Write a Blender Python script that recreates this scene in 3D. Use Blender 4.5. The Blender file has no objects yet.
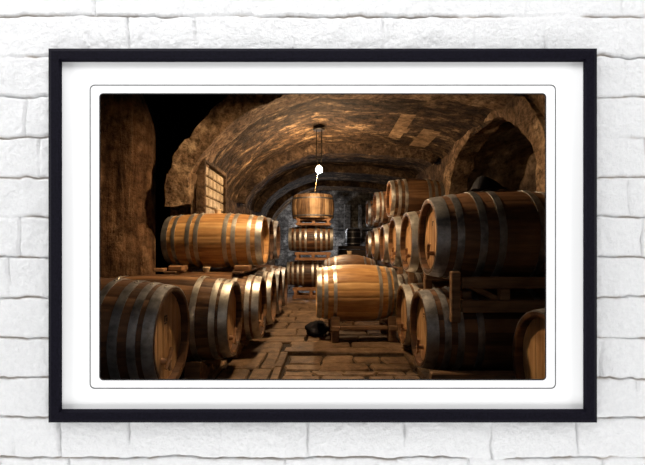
import bpy, math, random
import numpy as np
from mathutils import Vector, Matrix
random.seed(7)
rng = np.random.default_rng(11)
PI = math.pi
EYE = 0.9                      # camera height above the cellar floor
F = 400.0                      # focal length in pixels of the 645 px wide frame
CX, HY = 322.5, 248.0          # principal column and horizon row
SC = bpy.context.scene
COL = SC.collection

def at(px, py, Y):
    return Vector(((px - CX) * Y / F, Y, EYE - (py - HY) * Y / F))

# ------------------------------------------------------------------ noise
_L = np.random.default_rng(3).random((64, 64, 64)).astype(np.float32)
def vnoise(p):
    i = np.floor(p).astype(int); f = p - i; f = f * f * (3 - 2 * f)
    r = 0
    for a in (0, 1):
        for b in (0, 1):
            for c in (0, 1):
                w = (f[:, 0] if a else 1 - f[:, 0]) * (f[:, 1] if b else 1 - f[:, 1]) * (f[:, 2] if c else 1 - f[:, 2])
                r = r + w * _L[(i[:, 0] + a) % 64, (i[:, 1] + b) % 64, (i[:, 2] + c) % 64]
    return r - 0.5
def fbm(p, scale, octv=4):
    p = np.asarray(p, dtype=float) * scale; r = 0; a = 1.0
    for k in range(octv):
        r = r + a * vnoise(p + 17.3 * k); p = p * 2.03; a *= 0.5
    return r

# ------------------------------------------------------------------ materials
def new_mat(name):
    m = bpy.data.materials.new(name); m.use_nodes = True
    nt = m.node_tree; b = nt.nodes['Principled BSDF']
    return m, nt, b
def N(nt, t, **kw):
    n = nt.nodes.new(t)
    for k, v in kw.items():
        if k in n.inputs: n.inputs[k].default_value = v
        else: setattr(n, k, v)
    return n
def ramp(nt, stops):
    r = nt.nodes.new('ShaderNodeValToRGB'); e = r.color_ramp.elements
    while len(e) < len(stops): e.new(0.5)
    for i, (p, c) in enumerate(stops):
        e[i].position = p; e[i].color = (*c, 1)
    return r
def coords(nt, scale=(1, 1, 1), rot=(0, 0, 0)):
    tc = nt.nodes.new('ShaderNodeTexCoord'); mp = nt.nodes.new('ShaderNodeMapping')
    mp.inputs['Scale'].default_value = scale; mp.inputs['Rotation'].default_value = rot
    nt.links.new(tc.outputs['Object'], mp.inputs['Vector']); return mp.outputs['Vector']
def bump(nt, b, height, strength, dist):
    bp = N(nt, 'ShaderNodeBump'); bp.inputs['Strength'].default_value = strength; bp.inputs['Distance'].default_value = dist
    nt.links.new(height, bp.inputs['Height']); nt.links.new(bp.outputs[0], b.inputs['Normal'])

def wood(name, dark, mid, light, stretch=(1.2, 16, 16), rough=0.5, tone_amt=0.55, scale=2.2, spec=0.35, coat=0.0, stain=0.75):
    m, nt, b = new_mat(name); v = coords(nt, stretch)
    oi = nt.nodes.new('ShaderNodeObjectInfo')
    add = N(nt, 'ShaderNodeVectorMath', operation='MULTIPLY_ADD')
    add.inputs[1].default_value = (1, 1, 1)
    mul = N(nt, 'ShaderNodeMath', operation='MULTIPLY'); mul.inputs[1].default_value = 37.0
    nt.links.new(oi.outputs['Random'], mul.inputs[0])
    nt.links.new(v, add.inputs[0]); nt.links.new(mul.outputs[0], add.inputs[2])
    n1 = N(nt, 'ShaderNodeTexNoise', Scale=scale, Detail=8.0, Roughness=0.62)
    nt.links.new(add.outputs[0], n1.inputs['Vector'])
    at_ = nt.nodes.new('ShaderNodeAttribute'); at_.attribute_name = 'tone'
    ma = N(nt, 'ShaderNodeMath', operation='MULTIPLY_ADD'); ma.inputs[1].default_value = tone_amt
    nt.links.new(at_.outputs['Fac'], ma.inputs[0]); nt.links.new(n1.outputs['Fac'], ma.inputs[2])
    sub = N(nt, 'ShaderNodeMath', operation='SUBTRACT'); sub.inputs[1].default_value = tone_amt * 0.5
    nt.links.new(ma.outputs[0], sub.inputs[0])
    r = ramp(nt, [(0.22, dark), (0.5, mid), (0.78, light)])
    nt.links.new(sub.outputs[0], r.inputs['Fac'])
    # large soft stains
    v2 = coords(nt, (1.5, 2.5, 2.5)); n2 = N(nt, 'ShaderNodeTexNoise', Scale=2.0, Detail=4.0)
    nt.links.new(v2, n2.inputs['Vector'])
    r2 = ramp(nt, [(0.35, (0.42, 0.36, 0.34)), (0.55, (1, 1, 1))]); nt.links.new(n2.outputs['Fac'], r2.inputs['Fac'])
    mx = N(nt, 'ShaderNodeMixRGB', blend_type='MULTIPLY'); mx.inputs['Fac'].default_value = stain
    nt.links.new(r.outputs[0], mx.inputs[1]); nt.links.new(r2.outputs[0], mx.inputs[2])
    nt.links.new(mx.outputs[0], b.inputs['Base Color'])
    b.inputs['Roughness'].default_value = rough; b.inputs['Specular IOR Level'].default_value = spec
    b.inputs['Coat Weight'].default_value = coat
    bump(nt, b, n1.outputs['Fac'], 0.35, 0.006)
    return m
def metal(name, c1, c2, rough=0.42, metallic=0.9):
    m, nt, b = new_mat(name); v = coords(nt, (1, 1, 1))
    n1 = N(nt, 'ShaderNodeTexNoise', Scale=14.0, Detail=6.0, Roughness=0.7); nt.links.new(v, n1.inputs['Vector'])
    r = ramp(nt, [(0.35, c1), (0.65, c2)]); nt.links.new(n1.outputs['Fac'], r.inputs['Fac'])
    nt.links.new(r.outputs[0], b.inputs['Base Color'])
    b.inputs['Metallic'].default_value = metallic
    rr = N(nt, 'ShaderNodeMapRange'); rr.inputs['To Min'].default_value = rough - 0.1; rr.inputs['To Max'].default_value = rough + 0.2
    nt.links.new(n1.outputs['Fac'], rr.inputs['Value']); nt.links.new(rr.outputs[0], b.inputs['Roughness'])
    bump(nt, b, n1.outputs['Fac'], 0.12, 0.004)
    return m
def stone(name, c_dark, c_mid, c_light, stretch=(1, 1, 1), scale=3.0, bump_s=0.7, bump_d=0.03, brick=None, rough=0.85, lo=0.30, hi=0.70, fine=0.7, fdark=0.25):
    m, nt, b = new_mat(name); v = coords(nt, stretch)
    n1 = N(nt, 'ShaderNodeTexNoise', Scale=scale, Detail=10.0, Roughness=0.68, Distortion=0.4); nt.links.new(v, n1.inputs['Vector'])
    r = ramp(nt, [(lo, c_dark), ((lo + hi) / 2, c_mid), (hi, c_light)]); nt.links.new(n1.outputs['Fac'], r.inputs['Fac'])
    v2 = coords(nt, (1, 1, 1)); n2 = N(nt, 'ShaderNodeTexNoise', Scale=scale * 5, Detail=8.0, Roughness=0.7); nt.links.new(v2, n2.inputs['Vector'])
    r2 = ramp(nt, [(0.36, (fdark, fdark * .88, fdark * .8)), (0.60, (1, 1, 1))]); nt.links.new(n2.outputs['Fac'], r2.inputs['Fac'])
    mx = N(nt, 'ShaderNodeMixRGB', blend_type='MULTIPLY'); mx.inputs['Fac'].default_value = fine
    nt.links.new(r.outputs[0], mx.inputs[1]); nt.links.new(r2.outputs[0], mx.inputs[2])
    out = mx.outputs[0]
    hs = N(nt, 'ShaderNodeMath', operation='ADD'); nt.links.new(n1.outputs['Fac'], hs.inputs[0]); nt.links.new(n2.outputs['Fac'], hs.inputs[1])
    h = hs.outputs[0]
    if brick:
        vb = coords(nt, (1, 1, 1), brick.get('rot', (0, 0, 0)))
        wp = N(nt, 'ShaderNodeMixRGB', blend_type='ADD'); wp.inputs['Fac'].default_value = brick.get('warp', 0.06)
        nt.links.new(vb, wp.inputs[1]); nt.links.new(n2.outputs['Color'], wp.inputs[2])
        bt = nt.nodes.new('ShaderNodeTexBrick'); nt.links.new(wp.outputs[0], bt.inputs['Vector'])
        bt.inputs['Scale'].default_value = brick.get('scale', 3.0); bt.inputs['Mortar Size'].default_value = 0.02
        bt.inputs['Mortar Smooth'].default_value = 0.6; bt.inputs['Bias'].default_value = brick.get('bias', -0.2)
        a, c = brick.get('c1', (1, 1, 1)), brick.get('c2', (0.5, 0.45, 0.4))
        bt.inputs['Color1'].default_value = (*a, 1); bt.inputs['Color2'].default_value = (*c, 1)
        bt.inputs['Mortar'].default_value = (*brick.get('mortar', (0.25, 0.2, 0.17)), 1)
        m2 = N(nt, 'ShaderNodeMixRGB', blend_type='MULTIPLY'); m2.inputs['Fac'].default_value = brick.get('amt', 0.8)
        nt.links.new(out, m2.inputs[1]); nt.links.new(bt.outputs['Color'], m2.inputs[2]); out = m2.outputs[0]
        h2 = N(nt, 'ShaderNodeMath', operation='MULTIPLY_ADD'); h2.inputs[1].default_value = -0.5
        nt.links.new(bt.outputs['Fac'], h2.inputs[0]); nt.links.new(h, h2.inputs[2]); h = h2.outputs[0]
    nt.links.new(out, b.inputs['Base Color']); b.inputs['Roughness'].default_value = rough
    b.inputs['Specular IOR Level'].default_value = 0.2
    bump(nt, b, h, bump_s, bump_d)
    return m
def plain(name, col, rough=0.6, metallic=0.0, noise=0.25, scale=25.0, spec=0.3):
    m, nt, b = new_mat(name); v = coords(nt)
    n1 = N(nt, 'ShaderNodeTexNoise', Scale=scale, Detail=5.0); nt.links.new(v, n1.inputs['Vector'])
    r = ramp(nt, [(0.3, tuple(c * (1 - noise) for c in col)), (0.7, tuple(min(1, c * (1 + noise)) for c in col))])
    nt.links.new(n1.outputs['Fac'], r.inputs['Fac']); nt.links.new(r.outputs[0], b.inputs['Base Color'])
    b.inputs['Roughness'].default_value = rough; b.inputs['Metallic'].default_value = metallic; b.inputs['Specular IOR Level'].default_value = spec
    return m

M = {}
M['oak_gold'] = wood('golden oak staves', (0.34, 0.155, 0.052), (0.60, 0.335, 0.125), (0.80, 0.53, 0.25), rough=0.42, spec=0.45, tone_amt=0.34, stain=0.5)
M['oak_mid'] = wood('brown oak staves', (0.055, 0.024, 0.010), (0.15, 0.073, 0.031), (0.29, 0.155, 0.07))
M['oak_dark'] = wood('dark stained and shade toned oak staves', (0.035, 0.016, 0.009), (0.10, 0.048, 0.024), (0.19, 0.095, 0.046), rough=0.5)  # darker than the brown oak, partly to put the barrels' shade into colour
M['head_tan'] = wood('tan oak barrel head', (0.28, 0.14, 0.055), (0.50, 0.285, 0.13), (0.66, 0.42, 0.21), stretch=(16, 16, 1.2), tone_amt=0.35)
M['head_brown'] = wood('brown oak barrel head', (0.12, 0.05, 0.02), (0.26, 0.125, 0.055), (0.40, 0.21, 0.10), stretch=(16, 16, 1.2), tone_amt=0.35)
M['rack'] = wood('rough rack timber', (0.07, 0.036, 0.018), (0.19, 0.105, 0.054), (0.34, 0.20, 0.11), rough=0.7, tone_amt=0.0)
M['rack_orange'] = wood('orange rack timber', (0.10, 0.045, 0.018), (0.26, 0.125, 0.055), (0.42, 0.22, 0.11), rough=0.6, tone_amt=0.0)
M['chock'] = wood('pale chock timber', (0.16, 0.08, 0.035), (0.34, 0.18, 0.085), (0.5, 0.29, 0.15), rough=0.65, tone_amt=0.0)
M['vat'] = wood('weathered upright vat staves', (0.10, 0.055, 0.028), (0.30, 0.18, 0.09), (0.5, 0.34, 0.19), stretch=(14, 14, 1.2), rough=0.7)
M['steel'] = metal('galvanised hoop steel', (0.36, 0.345, 0.315), (0.68, 0.65, 0.60), rough=0.38)
M['iron'] = metal('dark hoop iron', (0.16, 0.16, 0.17), (0.40, 0.40, 0.42), rough=0.42)
M['cork'] = plain('pale bung', (0.62, 0.48, 0.32), 0.7)
M['ink'] = plain('stencil ink', (0.05, 0.028, 0.016), 0.8)
M['black'] = plain('black rubber', (0.012, 0.012, 0.016), 0.45)
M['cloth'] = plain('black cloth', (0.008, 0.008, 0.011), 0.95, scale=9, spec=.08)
M['vault'] = stone('sooty vault brick', (0.014, 0.009, 0.006), (0.11, 0.066, 0.037), (0.60, 0.42, 0.25), stretch=(1.3, 2.6, 1.8), scale=2.0, bump_s=.9, bump_d=0.06, lo=.36, hi=.70, fine=1.0, fdark=.10,
                   brick=dict(scale=2.3, c1=(1.0, 0.95, 0.86), c2=(0.5, 0.44, 0.38), mortar=(0.45, 0.4, 0.35), amt=0.75, bias=-0.3, warp=0.10))
M['bare'] = stone('bare pale vault brick', (0.06, 0.035, 0.02), (0.24, 0.15, 0.08), (0.50, 0.34, 0.20), scale=3.0, bump_d=0.03)
M['arch'] = stone('arch stonework', (0.07, 0.041, 0.022), (0.27, 0.165, 0.092), (0.62, 0.44, 0.27), scale=3.4, bump_s=.9, bump_d=0.07, lo=.33, hi=.70, fine=.95, fdark=.14)
M['rib'] = stone('rib stonework toned for shade', (0.02, 0.012, 0.008), (0.10, 0.06, 0.034), (0.34, 0.225, 0.13), scale=3.4, bump_s=.9, bump_d=0.06, lo=.36, hi=.72, fine=.95, fdark=.14)  # darker copy of the arch stone; weaker light on ribs put into colour
M['wall'] = stone('cellar rubble wall', (0.04, 0.023, 0.013), (0.14, 0.083, 0.046), (0.33, 0.21, 0.12), scale=2.6, bump_s=.9, bump_d=0.07, fine=.95, fdark=.15)
M['pier'] = stone('streaked brown pier', (0.07, 0.034, 0.017), (0.25, 0.13, 0.066), (0.50, 0.30, 0.165), stretch=(5.0, 5.0, 0.7), scale=1.9, bump_s=.9, bump_d=0.05, fine=.9, fdark=.16)
M['void_shade'] = stone('shade black masonry', (0.004, 0.004, 0.006), (0.009, 0.009, 0.013), (0.018, 0.017, 0.022), scale=2.0)  # near black colour stands in for unlit space and swallows bounce
M['niche'] = stone('niche plaster', (0.02, 0.014, 0.011), (0.10, 0.066, 0.043), (0.26, 0.18, 0.12), scale=1.8, bump_d=0.05, lo=.36, hi=.68, fine=.9, fdark=.2)
M['backwall'] = stone('grey back wall rubble', (0.02, 0.02, 0.022), (0.15, 0.145, 0.14), (0.62, 0.60, 0.57), scale=2.2, bump_d=0.06,
                      brick=dict(scale=2.6, rot=(PI / 2, 0, 0), c1=(1, 1, 1), c2=(0.3, 0.29, 0.28), mortar=(0.10, 0.10, 0.10), warp=0.18))
M['flag'] = stone('worn flagstones', (0.055, 0.033, 0.018), (0.155, 0.096, 0.055), (0.29, 0.19, 0.115), scale=2.4, bump_s=0.5, bump_d=0.02, rough=0.62)
M['dirt'] = stone('floor dirt darkened against bounce', (0.012, 0.008, 0.006), (0.028, 0.018, 0.012), (0.05, 0.032, 0.02), scale=5)  # also covers the unseen front strip, darkened to cut bounce onto the barrels
M['tile'] = stone('cream glass blocks', (0.20, 0.14, 0.085), (0.46, 0.35, 0.22), (0.70, 0.58, 0.42), scale=3.0, bump_s=0.3, bump_d=0.01, rough=0.45)
M['lamp_iron'] = plain('lamp iron', (0.02, 0.016, 0.012), 0.5, 0.7)
M['cord'] = plain('pale pull cord', (0.45, 0.33, 0.18), 0.7)
def emit(name, col, s):
    m, nt, b = new_mat(name); b.inputs['Base Color'].default_value = (1, 0.9, 0.7, 1)
    b.inputs['Emission Color'].default_value = (*col, 1); b.inputs['Emission Strength'].default_value = s
    return m
M['enamel'] = plain('pale enamel', (.75, .72, .66), .4, noise=.05)
M['bulb'] = emit('glowing bulb glass', (1.0, 0.71, 0.42), 1700)
M['bulb_front'] = emit('glowing bulb glass of the added lamp', (1.0, 0.70, 0.40), 2100)

# ------------------------------------------------------------------ mesh helpers
def mesh(name, V, Fc, mat, tones=None, smooth=None, mats=None, midx=None):
    me = bpy.data.meshes.new(name); me.from_pydata([tuple(v) for v in V], [], Fc); me.update()
    if mats:
        for x in mats: me.materials.append(x)
        me.polygons.foreach_set('material_index', midx)
    else: me.materials.append(mat)
    if tones is not None:
        a = me.attributes.new('tone', 'FLOAT', 'FACE'); a.data.foreach_set('value', np.asarray(tones, dtype=np.float32))
    if smooth is not None:
        me.polygons.foreach_set('use_smooth', [True] * len(Fc)); me.set_sharp_from_angle(angle=math.radians(smooth))
    return me
def link(name, me, parent=None, loc=(0, 0, 0), rot=(0, 0, 0)):
    o = bpy.data.objects.new(name, me); COL.objects.link(o); o.location = loc; o.rotation_euler = rot
    if parent: o.parent = parent
    return o
def tag(o, label, cat, group=None):
    o['label'] = label; o['category'] = cat
    if group: o['group'] = group
    return o
def thing(name, label, cat, loc=(0, 0, 0), rotz=0.0, group=None):
    o = bpy.data.objects.new(name, None); COL.objects.link(o); o.location = loc; o.rotation_euler = (0, 0, rotz)
    o.empty_display_size = 0.1
    return tag(o, label, cat, group)
def struct(name, me):
    o = link(name, me); o['kind'] = 'structure'; return o

class MB:
    def __init__(s): s.V = []; s.F = []
    def add(s, V, Fc):
        n = len(s.V); s.V += [Vector(v) for v in V]; s.F += [[i + n for i in f] for f in Fc]; return s
    def box(s, c, d, rot=None, bev=0.006):
        """a box with chamfered edges, centre c, size d"""
        hx, hy, hz = d[0] / 2, d[1] / 2, d[2] / 2; b = min(bev, hx * .45, hy * .45, hz * .45)
        import bmesh
        bm = bmesh.new(); bmesh.ops.create_cube(bm, size=1.0)
        for v in bm.verts: v.co = Vector((v.co.x * 2 * hx, v.co.y * 2 * hy, v.co.z * 2 * hz))
        if b > 0: bmesh.ops.bevel(bm, geom=bm.edges[:], offset=b, segments=1, affect='EDGES')
        R = rot.to_matrix() if hasattr(rot, 'to_matrix') else (rot or Matrix.Identity(3))
        bm.verts.index_update()
        s.add([R @ v.co + Vector(c) for v in bm.verts], [[v.index for v in f.verts] for f in bm.faces]); bm.free(); return s
    def beam(s, p, q, w, h, bev=0.006):
        p, q = Vector(p), Vector(q); d = q - p; L = d.length; x = d.normalized()
        up = Vector((0, 0, 1)) if abs(x.z) < 0.95 else Vector((0, 1, 0))
        y = up.cross(x).normalized(); z = x.cross(y)
        R = Matrix((x, y, z)).transposed()
        return s.box((p + q) / 2, (L, w, h), R, bev)
    def tube(s, pts, r, seg=10, cap=True):
        pts = [Vector(p) for p in pts]; rr = r if isinstance(r, (list, tuple)) else [r] * len(pts); rings = []
        V = []; Fc = []
        for i, p in enumerate(pts):
            t = (pts[min(i + 1, len(pts) - 1)] - pts[max(i - 1, 0)]).normalized()
            u = Vector((0, 0, 1)) if abs(t.z) < 0.9 else Vector((1, 0, 0))
            a = t.cross(u).normalized(); b = t.cross(a)
            for k in range(seg):
                th = 2 * PI * k / seg; V.append(p + (a * math.cos(th) + b * math.sin(th)) * rr[i])
        for i in range(len(pts) - 1):
            for k in range(seg):
                k2 = (k + 1) % seg; Fc.append([i * seg + k, i * seg + k2, (i + 1) * seg + k2, (i + 1) * seg + k])
        if cap:
            Fc.append(list(range(seg))[::-1]); Fc.append([(len(pts) - 1) * seg + k for k in range(seg)])
        return s.add(V, Fc)
    def lathe(s, prof, seg=24, axis='Z', origin=(0, 0, 0)):
        V = []; Fc = []; o = Vector(origin)
        for (r, h) in prof:
            for k in range(seg):
                th = 2 * PI * k / seg; c, sn = math.cos(th) * r, math.sin(th) * r
                V.append(o + (Vector((c, sn, h)) if axis == 'Z' else Vector((h, c, sn))))
        for i in range(len(prof) - 1):
            for k in range(seg):
                k2 = (k + 1) % seg; Fc.append([i * seg + k, i * seg + k2, (i + 1) * seg + k2, (i + 1) * seg + k])
        Fc.append(list(range(seg))[::-1]); Fc.append([(len(prof) - 1) * seg + k for k in range(seg)])
        return s.add(V, Fc)
    def me(s, name, mat, smooth=35): return mesh(name, s.V, s.F, mat, smooth=smooth)

def grid(nu, nv, fn):
    """grid surface: fn(u array, v array) -> (n,3)"""
    u, v = np.meshgrid(np.linspace(0, 1, nu), np.linspace(0, 1, nv), indexing='ij')
    P = fn(u.ravel(), v.ravel())
    Fc = [[i * nv + j, (i + 1) * nv + j, (i + 1) * nv + j + 1, i * nv + j + 1] for i in range(nu - 1) for j in range(nv - 1)]
    return P, Fc

# ------------------------------------------------------------------ barrels
_cache = {}
def prof_r(x, L, R, Rh): return R - (R - Rh) * (abs(2 * x / L) ** 2.1)
def body_mesh(L, R, Rh, mat):
    key = ('b', L, R, Rh, mat)
    if key in _cache: return _cache[key]
    ns = 24; ang = []; sid = []
    r0 = random.Random(hash((L, R)) % 1000)
    w = [0.8 + 0.4 * r0.random() for _ in range(ns)]; tot = sum(w); a0 = 0
    for k in range(ns):
        da = 2 * PI * w[k] / tot
        for fr in (0.0, 0.07, 0.36, 0.64, 0.93): ang.append((a0 + da * fr, 0.0018 if fr == 0 else 0)); sid.append(k)
        a0 += da
    na = len(ang); V = []; Fc = []; T = []; nx = 17
    tone = [r0.random() for _ in range(ns)]
    xs = [-L / 2 + L * i / (nx - 1) for i in range(nx)]
    rings = [(Rh - 0.022, -L / 2 + 0.07, 0), (Rh - 0.026, -L / 2 + 0.004, 0), (Rh - 0.017, -L / 2, 0)]
    rings += [(prof_r(x, L, R, Rh) - (0.004 if i in (0, nx - 1) else 0), x, 1) for i, x in enumerate(xs)]
    rings += [(Rh - 0.017, L / 2, 0), (Rh - 0.026, L / 2 - 0.004, 0), (Rh - 0.022, L / 2 - 0.07, 0)]
    for (r, x, g) in rings:
        for (a, dr) in ang:
            q = r - dr * g; V.append((x, q * math.cos(a), q * math.sin(a)))
    for i in range(len(rings) - 1):
        for k in range(na):
            k2 = (k + 1) % na; Fc.append([i * na + k, (i + 1) * na + k, (i + 1) * na + k2, i * na + k2]); T.append(tone[sid[k]])
    _cache[key] = mesh('staves', V, Fc, M[mat], T, smooth=40); return _cache[key]
def head_mesh(Rh, mat):
    key = ('h', Rh, mat)
    if key in _cache: return _cache[key]
    r = Rh - 0.0235; nP = 7; V = []; Fc = []; T = []; r0 = random.Random(int(Rh * 1000))
    for p in range(nP):
        y0, y1 = -r + 2 * r * p / nP + 0.0012, -r + 2 * r * (p + 1) / nP - 0.0012; n = 9; t = r0.random()
        for i in range(n):
            y = y0 + (y1 - y0) * i / (n - 1); z = math.sqrt(max(r * r - y * y, 0)); d = 0.0025 if i in (0, n - 1) else 0
            V += [(-d, y, -z), (-d, y, z)]
        b = len(V) - 2 * n
        for i in range(n - 1): Fc.append([b + 2 * i, b + 2 * i + 2, b + 2 * i + 3, b + 2 * i + 1]); T.append(t)
    # backing so that the joints between the planks read as dark grooves and the head has thickness
    b = len(V); n = 48
    for x in (-0.003, -0.022):
        for k in range(n): V.append((x, r * math.cos(2 * PI * k / n), r * math.sin(2 * PI * k / n)))
    Fc.append([b + k for k in range(n)]); T.append(0.0); Fc.append([b + n + k for k in range(n)][::-1]); T.append(0.0)
    for k in range(n): k2 = (k + 1) % n; Fc.append([b + k, b + n + k, b + n + k2, b + k2]); T.append(0)
    _cache[key] = mesh('head', V, Fc, M[mat], T); return _cache[key]
def hoop_mesh(L, R, Rh, x0, x1, mat):
    key = ('p', L, R, Rh, round(x0, 4), round(x1, 4), mat)
    if key in _cache: return _cache[key]
    seg = 72; xm = (x0 + x1) / 2; pr = lambda x: prof_r(x, L, R, Rh)
    sec = [(pr(x0) - .003, x0), (pr(x0) + .0035, x0), (pr(xm) + .0045, xm), (pr(x1) + .0035, x1), (pr(x1) - .003, x1)]
    V = []; Fc = []
    for (r, x) in sec:
        for k in range(seg): V.append((x, r * math.cos(2 * PI * k / seg), r * math.sin(2 * PI * k / seg)))
    for i in range(4):
        for k in range(seg): k2 = (k + 1) % seg; Fc.append([i * seg + k, (i + 1) * seg + k, (i + 1) * seg + k2, i * seg + k2])
    _cache[key] = mesh('hoop', V, Fc, M[mat], smooth=40); return _cache[key]
RIVET = MB().lathe([(0.0065, -0.002), (0.0065, 0.002), (0.004, 0.005), (0.0005, 0.006)], 8).me('rivet', M['steel'])
BUNG = MB().lathe([(0.024, -0.014), (0.030, 0.020), (0.034, 0.036), (0.029, 0.043)], 16).me('bung', M['cork'])
HOOP8 = [(0.0, .062), (.105, .145), (.25, .295), (.335, .38)]
HOOPN = [(0.0, .053), (.076, .115), (.155, .198), (.26, .295)]
HOOPR = [(0.0, .078), (.115, .158), (.245, .29), (.355, .40)]     # fractions of the length from each end
HOOP6 = [(0.0, .057), (.075, .115), (.195, .235)]
def barrel(label, group, head, L, R, Rh, side, staves='oak_mid', headm='head_tan', hoops=HOOP8, hoopm='steel', yaw=0.0,
           bung=True, tap=None, stencil=None, rivets=False, bung_off=0.0, roll=None):
    """head: Vector of the centre of the head that faces the aisle; side +1: that head looks to +X, -1: to -X; 0: to the camera"""
    ax = Vector((math.cos(yaw), math.sin(yaw), 0))
    c = Vector(head) - ax * (side * L / 2)
    t = thing('wine_barrel', label, 'barrel', (c.x, c.y, c.z - R), yaw, group)
    rl = random.random() * 6 if roll is None else roll
    link('staves', body_mesh(L, R, Rh, staves), t, (0, 0, R), (rl, 0, 0))
    for s in (1, -1):
        h = link('head', head_mesh(Rh, headm), t, (s * (L / 2 - 0.045), 0, R), (0, 0, 0 if s > 0 else PI))
        if s == (side or 1):
            if tap is not None:
                y, z, k = tap; y *= 1 if s > 0 else -1
                b = MB().tube([(-.004, 0, 0), (.015, 0, 0), (.034, 0, -.001), (.048, 0, -.004)], [.019, .017, .013, .012], 12)
                b.tube([(.036, 0, .0), (.040, 0, -.030), (.046, 0, -.046)], [.011, .010, .008], 10)
                b.tube([(.036, -.034, -.030), (.038, .0, .012), (.040, .034, .062)], [.008, .009, .011], 10)
                tp = link('tap', b.me('tap', M['chock']), h, (0, y, z)); tp['label'] = 'wooden tap with a slanting handle'
            if stencil:
                b = MB()
                for (y, z, w, hh) in stencil:
                    b.box((.0012, y, z), (.0016, w, hh), bev=0)
                st = link('stencil', b.me('stencil', M['ink'], None), h); st['label'] = 'dark stencilled mark'
    for (a, b) in hoops:
        for s in (1, -1):
            x0, x1 = s * (L / 2 - a * L - 0.002), s * (L / 2 - b * L)
            x0, x1 = min(x0, x1), max(x0, x1)
            hp = link('hoop', hoop_mesh(L, R, Rh, x0, x1, hoopm), t, (0, 0, R), (rl, 0, 0))
            if rivets:
                xm = (x0 + x1) / 2; r = prof_r(xm, L, R, Rh) + .004; aa = PI / 2 - rl + 0.16 * (1 if side > 0 else -1)
                for d in (-.045, .045):
                    a2 = aa + d
                    link('rivet', RIVET, hp, (xm, r * math.cos(a2), r * math.sin(a2)), (a2 - PI / 2, 0, 0))
    if bung:
        link('bung', BUNG, t, (bung_off, 0, 2 * R + 0.001))
    return t

# --- left bottom row (heads face the aisle on the right)
R_, H_ = 0.31, 0.26
GL = 'barrels of the left bottom row'
def P(px, py, Y): return at(px, py, Y)
SM = [(.0, .105, .035, .010), (-.012, .088, .012, .022), (.014, .086, .014, .02), (.0, .068, .03, .008)]
barrel('nearest barrel of the left bottom row, cut off by the edge, with a wooden tap', GL, P(174, 336, 2.12), 1.0, R_, H_, 1,
       'oak_dark', 'head_tan', HOOPN, 'iron', tap=(-.05, -.12, 0.25), stencil=SM, rivets=True, bung=False)  # dark staves and hoops stand in for shade on its near side
barrel('second barrel from the front in the left bottom row, tap low on its head', GL, P(235.5, 318, 2.85), 1.02, R_, H_, 1,
       'oak_mid', 'head_tan', HOOP6, 'steel', tap=(0.0, -.14, 0), rivets=True, bung=False)
barrel('third barrel from the front in the left bottom row, under the golden barrel', GL, P(263, 307, 3.53), 1.0, R_, H_, 1,
       'oak_mid', 'head_tan', HOOP6, 'steel', tap=(0.0, -.13, 0), rivets=True, bung=True)
barrel('fourth barrel from the front in the left bottom row, mostly hidden by the third', GL, P(274, 298, 4.2), 0.85, R_, H_, 1,
       'oak_mid', 'head_tan', HOOP6, 'steel')
barrel('fifth barrel from the front in the left bottom row, a dark sliver', GL, P(280.5, 291.5, 4.87), 0.85, R_, H_, 1, 'oak_dark', 'head_brown', HOOP6, 'iron')
barrel('farthest barrel of the left bottom row, almost hidden in the dark', GL, P(286, 286.5, 5.54), 0.85, R_, H_, 1, 'oak_dark', 'head_brown', HOOP6, 'iron')
# --- left upper row
GU = 'barrels of the left upper row'
barrel('golden oak barrel with eight steel hoops lying on top of the left bottom row', GU, P(265.5, 240.5, 3.87), 0.93, 0.262, 0.228, 1,
       'oak_gold', 'head_tan', HOOP8, 'steel', yaw=math.radians(-2), rivets=True, bung=True, roll=1.1)
for i, (px, Y, lb) in enumerate(((271.5, 4.54, 'dark barrel right behind the golden barrel in the left upper row'),
                                 (278.5, 5.21, 'dark barrel third from the front in the left upper row'))):
    barrel(lb, GU, P(px, 240, Y), 0.78, 0.285, 0.24, 1, 'oak_dark', 'head_brown', HOOP6, 'iron', bung=False)
# --- centre
barrel('golden oak barrel lying on a low cradle in the middle of the aisle', None, Vector((0.722, 4.06, EYE - .450)), 0.785, 0.284, 0.240, 1,
       'oak_gold', 'head_tan', [(0.0, .06), (.085, .135), (.20, .245)], 'steel', yaw=math.radians(2.5), rivets=True, bung=False, roll=2.2)
barrel('reddish dark barrel with a pale bung just behind the golden aisle barrel', None, Vector((0.66, 5.05, EYE - .395)), 0.64, 0.315, 0.235, 1,
       'oak_mid', 'head_brown', HOOP6, 'iron', bung=True, bung_off=0.0)
# --- right lower row (heads look left)
GR = 'barrels of the right bottom row'
barrel('nearest barrel of the right bottom row, cut off by the picture corner', GR, P(538, 366, 1.98), 0.8, R_, 0.268, -1, 'oak_dark', 'head_tan', HOOP6, 'iron', bung=False)
MARK = [(.0, .10, .028, .012), (.0, .082, .022, .008)]
barrel('dark barrel under the timber rack on the right, small stencil and tap on its head', GR, P(417.5, 328.7, 2.75), 1.05, 0.297, 0.253, -1,
       'oak_dark', 'head_tan', [(0.0, .07), (.10, .14), (.175, .215), (.29, .33)], 'iron', tap=(0.02, -.13, 0.2), stencil=MARK, rivets=True, bung=False)
barrel('tan headed barrel between the dark right barrel and the golden aisle barrel', GR, P(401, 314.5, 3.50), 1.1, 0.295, 0.252, -1,
       'oak_mid', 'head_tan', HOOP6, 'steel', tap=(0.0, -.13, 0), stencil=MARK, rivets=True, bung=False)
barrel('right bottom barrel behind the right end of the golden aisle barrel', GR, Vector((0.80, 4.45, EYE - .56)), 1.1, 0.302, 0.252, -1, 'oak_mid', 'head_tan', HOOP6, 'steel', bung=False)
barrel('right bottom barrel hidden farthest back beside the reddish dark barrel', GR, Vector((0.86, 5.5, EYE - .56)), 1.05, 0.302, 0.252, -1, 'oak_mid', 'head_tan', HOOP6, 'steel', bung=False)
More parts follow.
